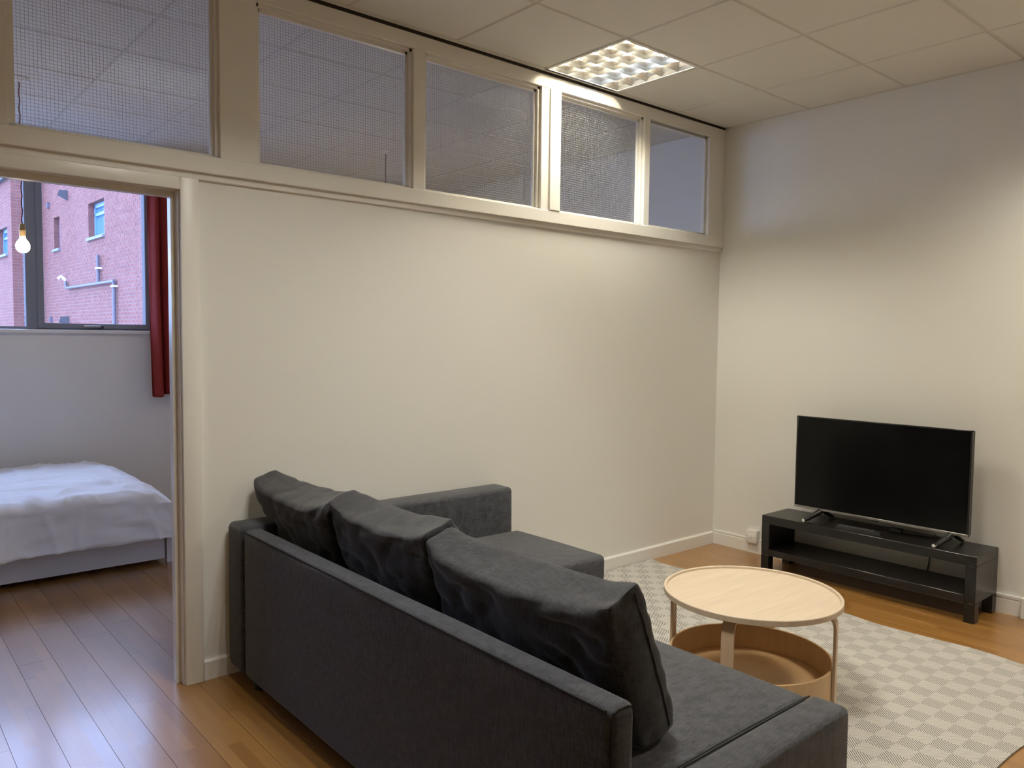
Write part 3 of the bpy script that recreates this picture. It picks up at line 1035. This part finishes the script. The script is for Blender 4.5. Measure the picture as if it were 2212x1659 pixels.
# pipes on the long wall
MB().tube([PA(5.89, -2, .06), PA(5.89, 2.44, .06), PA(5.86, 2.50, .06)], 0.035, 10).build('downpipe', 'galvanised', bld, smooth=True)
MB().tube([PA(5.92, 2.50, .06), PA(2.42, 2.50, .06), PA(2.36, 2.56, .06), PA(2.36, 2.66, .06)], 0.032, 10).build('waste_pipe', 'galvanised', bld, smooth=True)
MB().tube([PA(4.87, 2.52, .06), PA(4.87, 3.08, .06)], 0.033, 10).build('vent_pipe', 'galvanised', bld, smooth=True)
for (s, z) in ((4.87, 2.81), (5.89, 2.40)):
    obox(A0, S, NA, s - .07, s + .07, z - .018, z + .018, 0, 0.10).build('pipe_clip', 'white_plastic', bld)
MB().tube([PA(2.12, 2.70, 0), PA(2.12, 2.78, .10), PA(2.12, 2.72, .16)], 0.04, 10).build('overflow_spout', 'white_plastic', bld, smooth=True)
for (s, z) in ((2.30, 4.60), (2.20, 1.74)):
    v = [PA(s + .15, z - .12, 0), PA(s + .15, z + .12, 0), PA(s - .22, z + .09, 0), PA(s + .15, z - .02, .22), PA(s + .15, z + .11, .18), PA(s - .22, z + .10, .06)]
    MB().add(v, [(0, 1, 2), (3, 5, 4), (0, 3, 4, 1), (1, 4, 5, 2), (0, 2, 5, 3)]).build('vent_cowl', 'slate', bld)
for (s, z) in ((0.78, 4.57), (0.80, 1.80)):
    obox(A0, S, NA, s - .05, s + .05, z - .07, z + .07, 0, 0.06).build('wall_vent', 'galvanised', bld)
# yard below
yard = MB().box(-22, 8, -6, 34, -3.2, -3.0).build('ground', 'concrete')
tag(yard, 'grey concrete yard below the bedroom window', 'ground', kind='structure')

# ------------------------------------------------------------------ rug
def rug():
    x0, x1, y0, y1 = -2.42, -0.705, -2.405, -0.022
    nx, ny = 60, 84
    vs, fs = [], []
    for i in range(nx + 1):
        for j in range(ny + 1):
            tx, ty = i / nx, j / ny
            x, y = x0 + (x1 - x0) * tx, y0 + (y1 - y0) * ty
            e = 0.0
            if tx > .9:   # wavy free edge towards the television
                e = (tx - .9) / .1
                x += e * (0.010 * math.sin(y * 9.0) + 0.006 * noise.noise((y * 5, 0, 0)))
            if ty > .97 and tx > .93:
                x += .012
            if ty < .1:
                k = (0.1 - ty) / .1
                y += k * 0.012 * math.sin(x * 7 + 1)
            z = 0.007 + 0.0012 * noise.noise((x * 4, y * 4, 0)) + max(0, e) * 0.004 * max(0, math.sin(y * 9.0 + .6))
            vs.append((x, y, z))
    for i in range(nx):
        for j in range(ny):
            fs.append((i * (ny + 1) + j, (i + 1) * (ny + 1) + j, (i + 1) * (ny + 1) + j + 1, i * (ny + 1) + j + 1))
    # thickness
    n = len(vs)
    vs += [(v[0], v[1], 0.0005) for v in vs]
    def idx(i, j): return i * (ny + 1) + j
    border = [idx(i, 0) for i in range(nx + 1)] + [idx(nx, j) for j in range(1, ny + 1)] + [idx(i, ny) for i in range(nx - 1, -1, -1)] + [idx(0, j) for j in range(ny - 1, 0, -1)]
    for k in range(len(border)):
        a, b = border[k], border[(k + 1) % len(border)]
        fs.append((a, a + n, b + n, b))
    fs.append(tuple(b + n for b in reversed(border)))
    o = MB().add(vs, fs).build('rug', 'rug', None, smooth=50)
    tag(o, 'cream and grey flat woven rug with a checked diagonal stripe pattern', 'rug')
rug()

# ------------------------------------------------------------------ sofa
sofa = empty('corner_sofa', (-2.9, -1.15, 0))
tag(sofa, 'charcoal grey fabric corner sofa with chaise against the partition wall', 'sofa')
def soft(name, x0, x1, y0, y1, z0, z1, r=0.02, puff=0.0, parent=sofa, mat='sofa', n=10):
    """upholstered block: rounded box with a slight crown and uneven surface"""
    bm = bmesh.new()
    bmesh.ops.create_cube(bm, size=1.0)
    for q in bm.verts:
        q.co = Vector((x0 + (q.co.x + .5) * (x1 - x0), y0 + (q.co.y + .5) * (y1 - y0), z0 + (q.co.z + .5) * (z1 - z0)))
    bmesh.ops.bevel(bm, geom=bm.edges[:], offset=r, segments=4, profile=0.5, affect='EDGES')
    for (nrm, lo, hi) in ((Vector((1, 0, 0)), x0, x1), (Vector((0, 1, 0)), y0, y1), (Vector((0, 0, 1)), z0, z1)):
        k = max(2, min(n, int((hi - lo) / 0.09)))
        for i in range(1, k):
            c = lo + r + (hi - lo - 2 * r) * i / k
            g = bm.verts[:] + bm.edges[:] + bm.faces[:]
            bmesh.ops.bisect_plane(bm, geom=g, plane_co=nrm * c, plane_no=nrm)
    cx, cy = (x0 + x1) / 2, (y0 + y1) / 2
    for q in bm.verts:
        p_ = q.co
        if p_.z > z1 - r * 1.01 and puff > 0:
            a = max(0, 1 - ((p_.x - cx) / (x1 - x0) * 2) ** 4) * max(0, 1 - ((p_.y - cy) / (y1 - y0) * 2) ** 4)
            p_.z += puff * a
        p_ += Vector((noise.noise(p_ * 3.0), noise.noise(p_ * 3.0 + Vector((5, 1, 2))), noise.noise(p_ * 3.0 + Vector((1, 7, 3))))) * 0.0025
    vs = [q.co.copy() for q in bm.verts]
    bm.verts.index_update()
    fs = [[q.index for q in f.verts] for f in bm.faces]
    bm.free()
    return MB().add(vs, fs).build(name, mat, parent, smooth=50)
SB = 0.045
back = soft('backrest', -3.488, -3.405, -2.185, -0.178, SB, 0.655, 0.022)
arm = soft('armrest', -3.492, -2.035, -0.175, -0.020, SB + .005, 0.664, 0.022)
base = soft('base', -3.400, -2.655, -2.165, -0.82, SB, 0.285, 0.012)
seat = soft('seat', -3.400, -2.628, -2.172, -0.822, 0.285, 0.432, 0.022, 0.010)
endb = soft('end_panel', -3.400, -2.622, -2.290, -2.178, SB, 0.440, 0.020, 0.002)
cbase = soft('chaise_base', -3.400, -2.075, -0.805, -0.180, SB, 0.290, 0.012)
chaise = soft('chaise_seat', -3.400, -2.008, -0.818, -0.178, 0.290, 0.436, 0.026, 0.008)
def seam(path, parent, r=0.0016):
    MB().tube(path, r, 6).build('seam', 'seam', parent, smooth=True)
seam([(-3.4846, -2.166 + i * .0988, .6462) for i in range(21)], back, 0.0030)
seam([(-3.4817, -2.1787, .07 + i * .0555) for i in range(11)] + [(-3.474, -2.1790, .6440), (-3.462, -2.1788, .6480), (-3.430, -2.1788, .6480), (-3.418, -2.1790, .6440), (-3.4114, -2.1787, .625)], back, 0.0030)
seam([(-2.64, -2.1755, .434), (-3.0, -2.1752, .4345), (-3.39, -2.175, .434)], endb, 0.003)
seam([(-2.645, -2.168, .4315), (-3.0, -2.166, .434), (-3.39, -2.168, .432)], seat, 0.0018)
seam([(-3.486, -0.022, .07), (-3.4865, -0.0225, .64)], arm)
seam([(-2.037, -0.158, .46), (-2.0365, -0.157, .64), (-2.045, -.157, .657)], arm)
for (x, y) in ((-3.44, -0.23), (-3.44, -2.12), (-2.70, -2.22), (-2.12, -0.26), (-2.12, -0.76), (-2.70, -1.5)):
    MB().lathe([(0.022, 0.0), (0.026, 0.004), (0.026, SB + .004)], (x, y, 0.0085 if x > -2.41 else 0.0), 14).build('leg', 'matt_black', sofa, smooth=True)

# ------------------------------------------------------------------ back cushions
def cushion(y0, y1, label, seed, dz=0.0, lean=0.0, slump=0.0):
    """box cushion leaning on the sofa back: w across (y), height along the lean, thickness"""
    e = empty('back_cushion', (-3.2, (y0 + y1) / 2, 0.44))
    tag(e, label, 'cushion', 'loose back cushions of the sofa')
    W = (y1 - y0) / 2
    yc = (y0 + y1) / 2
    nA_, nB_, nC_ = 34, 24, 8
    # local frame in the xz plane
    foot = Vector((-3.185, 0.455 + dz))           # centre of lower edge
    headp = Vector((-3.335 + lean, 0.845 + dz))      # centre of upper edge
    axis = (headp - foot)
    L = axis.length
    ub = axis / L
    uc = Vector((ub.y, -ub.x))              # thickness direction, towards the seat front
    if uc.x < 0: uc = -uc
    T = 0.098
    pos_cache = {}
    vs, fs = [], []
    def vert(a, b, c):
        key = (round(a, 4), round(b, 4), round(c, 4))
        if key in pos_cache:
            return pos_cache[key]
        # thickness profile: fuller in the middle and low down, thinner at the ends and the top
        pa = (1 - abs(a) ** 3.2)
        pb = (1 - abs(b) ** 2.6)
        low = 0.12 * (0.5 - 0.5 * b)
        t = T * (0.74 + 0.24 * (pa ** 0.55) * (pb ** 0.55) + low)
        # pinch corners
        t *= 1 - 0.22 * (abs(a) ** 6) * (abs(b) ** 6)
        cc = c
        wy = a * W * (1 - 0.025 * (1 - abs(b) ** 2)) 
        hb = b * (L / 2) * (1 - 0.04 * (1 - abs(a) ** 2) * (1 if b > 0 else 0))
        # the top edge sags between its corners
        if b > 0.6:
            hb -= 0.020 * slump * (1 - a * a) * (b - .6) / .4
        hb += 0.014 * abs(a) ** 8 * max(0, b) ** 4          # ears at the corners
        q = (foot + headp) / 2 + ub * hb + uc * (cc * t)
        P = Vector((q.x, yc + wy, q.y))
        # wrinkles: long soft folds plus pulled creases near the ends
        n1 = noise.noise((P.y * 3.2 + seed, b * 1.6, c * 1.2 + seed)) * 0.012
        n2 = ((1 - abs(noise.noise((P.y * 5.0 + seed * 2.1 + b * 1.8, b * 2.6 - P.y * 3.0, seed + c * .6)))) ** 7) * 0.027
        n3 = ((1 - abs(noise.noise((P.y * 11 + seed, b * 3.0 + a * 2.0, seed * 3 + c)))) ** 6) * 0.009
        rr = (n1 - n2 * (0.35 + .65 * abs(a)) - n3) * (1 - 0.7 * max(abs(a) ** 10, abs(b) ** 10))
        if abs(c) > .5:
            P += Vector((uc.x, 0, uc.y)) * rr * (1 if c > 0 else -1)
        if b > 0.95:
            P += Vector((ub.x, 0, ub.y)) * rr
        if abs(a) > 0.97:
            P.y += (1 if a > 0 else -1) * (rr * .6 + 0.012 * (1 - c * c) * (1 - b * b))
        P.z = max(P.z, 0.4445)
        P.x = max(P.x, -3.402 if P.z < .664 else -3.60)
        if P.z < 0.672: P.y = min(P.y, -0.180)          # keeps clear of the armrest
        pos_cache[key] = len(vs)
        vs.append(P)
        return pos_cache[key]
    def lin(n): return [-1 + 2 * i / n for i in range(n + 1)]
    Aa, Bb, Cc = lin(nA_), lin(nB_), lin(nC_)
    for c in (-1.0, 1.0):
        for i in range(nA_):
            for j in range(nB_):
                q = [vert(Aa[i], Bb[j], c), vert(Aa[i + 1], Bb[j], c), vert(Aa[i + 1], Bb[j + 1], c), vert(Aa[i], Bb[j + 1], c)]
                fs.append(tuple(q if c > 0 else reversed(q)))
    for a in (-1.0, 1.0):
        for j in range(nB_):
            for k in range(nC_):
                q = [vert(a, Bb[j], Cc[k]), vert(a, Bb[j + 1], Cc[k]), vert(a, Bb[j + 1], Cc[k + 1]), vert(a, Bb[j], Cc[k + 1])]
                fs.append(tuple(q))
    for b in (-1.0, 1.0):
        for i in range(nA_):
            for k in range(nC_):
                q = [vert(Aa[i], b, Cc[k]), vert(Aa[i + 1], b, Cc[k]), vert(Aa[i + 1], b, Cc[k + 1]), vert(Aa[i], b, Cc[k + 1])]
                fs.append(tuple(q))
    body = MB().add(vs, fs).build('cover', 'cushion', e, smooth=75)
    sub = body.modifiers.new('soft', 'SUBSURF'); sub.levels = 1; sub.render_levels = 1
    # stitched seams round the front face and the near end
    path = [vs[vert(-1.0, b, 0.5)] + Vector((0, -.0004, 0)) for b in Bb[1:-1]]
    MB().tube(path, 0.0018, 6).build('seam', 'seam', e, smooth=True)
    return e
cushion(-0.690, -0.010 - .165 + .13, 'charcoal back cushion of the sofa next to the armrest', 1.7, 0.0, 0.0, 1.0)
cushion(-1.325, -0.700, 'charcoal middle back cushion of the sofa with a puckered end', 5.2, 0.012, 0.01, .8)
cushion(-2.085, -1.335, 'large charcoal back cushion nearest the open end of the sofa', 9.4, -0.004, 0.0, 1.2)

# ------------------------------------------------------------------ coffee table
TC = Vector((-1.905, -1.522))
TZ = 0.420
tab = empty('coffee_table', (TC.x, TC.y, 0.009))
tag(tab, 'round pale birch coffee table with a low storage tray', 'coffee table')
R = 0.352
MB().lathe([(0.0, 0.402), (R - .004, 0.402), (R, 0.405), (R, 0.424), (R - .002, 0.4265), (R - .010, 0.4265), (R - .012, 0.4245), (R - .012, 0.4165), (0.0, 0.4165)],
           (TC.x, TC.y, 0), 96, False, False).build('table_top', 'birch', tab, smooth=30)
# tray: thin bent-wood wall and base
rt = 0.322
MB().lathe([(rt, 0.052), (rt, 0.170), (rt - .002, 0.172), (rt - .008, 0.172), (rt - .010, 0.170), (rt - .010, 0.052)], (TC.x, TC.y, 0), 96, False, False).build('tray_wall', 'birch_tray', tab, smooth=30)
MB().lathe([(0.0, 0.054), (rt - .010, 0.054), (rt - .010, 0.064), (0.0, 0.064)], (TC.x, TC.y, 0), 96, False, False).build('tray_base', 'birch_tray', tab, smooth=30)
vd = math.atan2(TC.y - CAM.y, TC.x - CAM.x)
for k in range(4):
    a = vd + math.pi + math.radians(-14) + k * math.pi / 2
    d = Vector((math.cos(a), math.sin(a), 0))
    tdir = Vector((-d.y, d.x, 0))
    c = Vector((TC.x, TC.y, 0))
    ro = rt + .006
    path = [c + d * ro + Vector((0, 0, 0.0095)), c + d * ro + Vector((0, 0, 0.10)), c + d * ro + Vector((0, 0, 0.25)), c + d * ro + Vector((0, 0, 0.335))]
    rad = 0.058
    for i in range(1, 9):
        t = i / 8 * math.pi / 2
        path.append(c + d * (ro - rad * (1 - math.cos(t))) + Vector((0, 0, 0.335 + (0.396 - .335) * math.sin(t))))
    path.append(c + d * (ro - rad - .09) + Vector((0, 0, 0.396)))
    MB().strip(path, tdir, 0.048, 0.011).build('leg', 'birch_leg', tab, smooth=30)

# ------------------------------------------------------------------ television bench
ben = empty('tv_bench', (-0.165, -1.21, 0))
tag(ben, 'low black brown television bench with an open shelf', 'tv bench')
bx0, bx1, by0, by1, bz = -0.318, -0.006, -1.826, -0.592, 0.352
rb('bench_top', 'bench', ben, bx0, bx1, by0, by1, bz - 0.052, bz, 0.002, 1)
rb('shelf', 'bench', ben, bx0 + .001, bx1, by0 + .05, by1 - .05, 0.100, 0.142, 0.002, 1)
for (a, b) in ((by0, by0 + 0.052), (by1 - 0.052, by1)):
    sp = rb('side_panel', 'bench', ben, bx0, bx1, a, b, 0.104, bz - .052, 0.002, 1)
    for (p_, q_) in ((bx0, bx0 + 0.058), (bx1 - 0.058, bx1)):
        rb('leg', 'bench', ben, p_, q_, a, b if b < -1 else b, 0.0, 0.104, 0.002, 1)

# ------------------------------------------------------------------ television
tv = empty('television', (-0.17, -1.228, bz))
tag(tv, 'black flat screen television standing on the low bench', 'television')
ty0, ty1, tz0, tz1 = -1.730, -0.724, bz + 0.058, 0.984
rb('screen_back', 'matt_black', tv, -0.158, -0.115, ty0 + .004, ty1 - .004, tz0 + .003, tz1 - .003, 0.006, 2)
rb('rear_cover', 'matt_black', tv, -0.118, -0.085, ty0 + .16, ty1 - .16, tz0 + .02, tz0 + .36, 0.012, 2)
bx('screen', 'screen', tv, -0.1640, -0.1585, ty0 + .008, ty1 - .008, tz0 + .016, tz1 - .007)
for q in ((ty0, ty1, tz1 - .008, tz1), (ty0, ty0 + .009, tz0, tz1), (ty1 - .009, ty1, tz0, tz1)):
    rb('bezel', 'black_plastic', tv, -0.1665, -0.150, q[0], q[1], q[2], q[3], 0.001, 1)
rb('bottom_bezel', 'silver', tv, -0.1675, -0.150, ty0 + .002, ty1 - .002, tz0, tz0 + .014, 0.001, 1)
rb('logo_tab', 'black_plastic', tv, -0.1665, -0.152, -1.245, -1.212, tz0 - .006, tz0 + .001, 0.001, 1)
for (yc, sgn) in ((-0.885, 1), (-1.632, 1)):
    p0 = Vector((-0.140, yc - .012, tz0 + .006))
    front = [p0, Vector((-0.175, yc - .002, tz0 - .014)), Vector((-0.225, yc + .010, bz + .028)), Vector((-0.268, yc + .018, bz + .014)), Vector((-0.292, yc + .022, bz + .0115))]
    rear = [p0, Vector((-0.120, yc - .02, tz0 - .014)), Vector((-0.085, yc - .026, bz + .028)), Vector((-0.050, yc - .028, bz + .0115)), Vector((-0.034, yc - .028, bz + .0105))]
    st = MB().tube(front, [.019, .0175, .015, .0125, .010], 10).build('stand', 'black_plastic', tv, smooth=True)
    MB().tube(rear, [.016, .0145, .012, .0095, .008], 10).build('stand_rear', 'black_plastic', st, smooth=True)
    MB().tube([Vector((-0.2895, yc + .0215, bz + .0112)), Vector((-0.302, yc + .0235, bz + .0112))], 0.0105, 10).build('chrome_tip', 'chrome', st, smooth=True)

# remote control
rem = empty('remote_control', (-0.25, -1.18, bz))
tag(rem, 'long black remote control lying on the television bench', 'remote control')
ang = math.radians(6)
def remP(l, w_, h):
    c = Vector((-0.262, -1.185)); d = Vector((math.sin(ang), -math.cos(ang))); n_ = Vector((-d.y, d.x))
    q = c + d * l + n_ * w_
    return (q.x, q.y, bz + h)
body = MB()
v = [remP(l, w_, h) for (l, w_, h) in ((-.125, -.021, .0005), (.125, -.021, .0005), (.125, .021, .0005), (-.125, .021, .0005), (-.122, -.018, .020), (.122, -.018, .016), (.122, .018, .016), (-.122, .018, .020))]
body.add(v, [(3, 2, 1, 0), (4, 5, 6, 7), (0, 1, 5, 4), (1, 2, 6, 5), (2, 3, 7, 6), (3, 0, 4, 7)]).build('case', 'matt_black', rem)
for i in range(11):
    for j in range(3):
        l = -.105 + i * .018
        w_ = (j - 1) * .0115
        h = 0.020 - 0.004 * (l + .122) / .244
        v = [remP(l + a * .0055, w_ + b * .004, h + c) for (a, b, c) in ((-1, -1, 0), (1, -1, 0), (1, 1, 0), (-1, 1, 0), (-.8, -.8, .002), (.8, -.8, .002), (.8, .8, .002), (-.8, .8, .002))]
        MB().add(v, [(4, 5, 6, 7), (0, 1, 5, 4), (1, 2, 6, 5), (2, 3, 7, 6), (3, 0, 4, 7)]).build('button', 'button', rem)
# small black box with its lead under the set
mbx = empty('adapter_box', (-0.105, -1.33, bz))
tag(mbx, 'small black adapter box on the bench under the television', 'adapter')
rb('case', 'matt_black', mbx, -0.128, -0.088, -1.365, -1.300, bz + .0005, bz + .024, 0.003, 2)
MB().tube([(-.105, -1.364, bz + .010), (-.09, -1.42, bz + .005), (-.06, -1.49, bz + .005), (-.05, -1.56, bz + .005), (-.02, -1.60, bz + .005)], 0.0035, 8).build('lead', 'cable', mbx, smooth=True)
# lead hanging on the wall behind the open shelf
ld = MB().tube([(-0.003, -1.50, bz + .004), (0.004, -1.50, .33), (0.005, -1.497, .27), (0.006, -1.475, .225), (0.006, -1.47, .17), (0.006, -1.45, .09)], 0.004, 8).build('wall_cable', 'cable', None, smooth=True)
tag(ld, 'thin dark cable on the wall behind the bench shelf', 'cable')

# ------------------------------------------------------------------ socket and trunking
so = empty('wall_socket', (XR - .017, -0.335, 0.078))
tag(so, 'square white switched spur box low on the television wall', 'socket')
rb('back_box', 'white_plastic', so, XR - 0.036, XR, -0.377, -0.297, 0.076, 0.158, 0.003, 2)
fp = rb('face_plate', 'white_plastic', so, XR - 0.044, XR - 0.035, -0.379, -0.295, 0.074, 0.160, 0.003, 2)
for yy in (-0.367, -0.307):
    MB().tube([(XR - .0435, yy, .117), (XR - .0455, yy, .117)], 0.0035, 10).build('screw', 'silver', fp, smooth=True)
rb('switch', 'white_plastic', fp, XR - 0.048, XR - 0.043, -0.345, -0.329, 0.105, 0.130, 0.001, 1)
t1 = MB()
t1.rbox(XR - 0.013, XR, -0.300, -0.016, 0.0852, 0.098, r=0.002, seg=1)
t1.rbox(XR - 0.013, XR, -0.60, -0.377, 0.0852, 0.098, r=0.002, seg=1)
o = t1.build('cable_trunking', 'white_plastic')
tag(o, 'thin white trunking on top of the skirting beside the socket', 'trunking')
o = MB().rbox(XR - 0.016, XR, -1.96, -1.80, 0.0852, 0.104, r=0.003, seg=1).build('cable_trunking', 'white_plastic')
tag(o, 'short white trunking on the skirting right of the television bench', 'trunking')
o = MB().rbox(XR - 0.044, XR - .0142, -2.10, -1.948, 0.0, 0.112, r=0.003, seg=1).build('trim_11', 'baseboard')
tag(o, 'white boxed block at the right end of the skirting', 'trim', kind='structure')
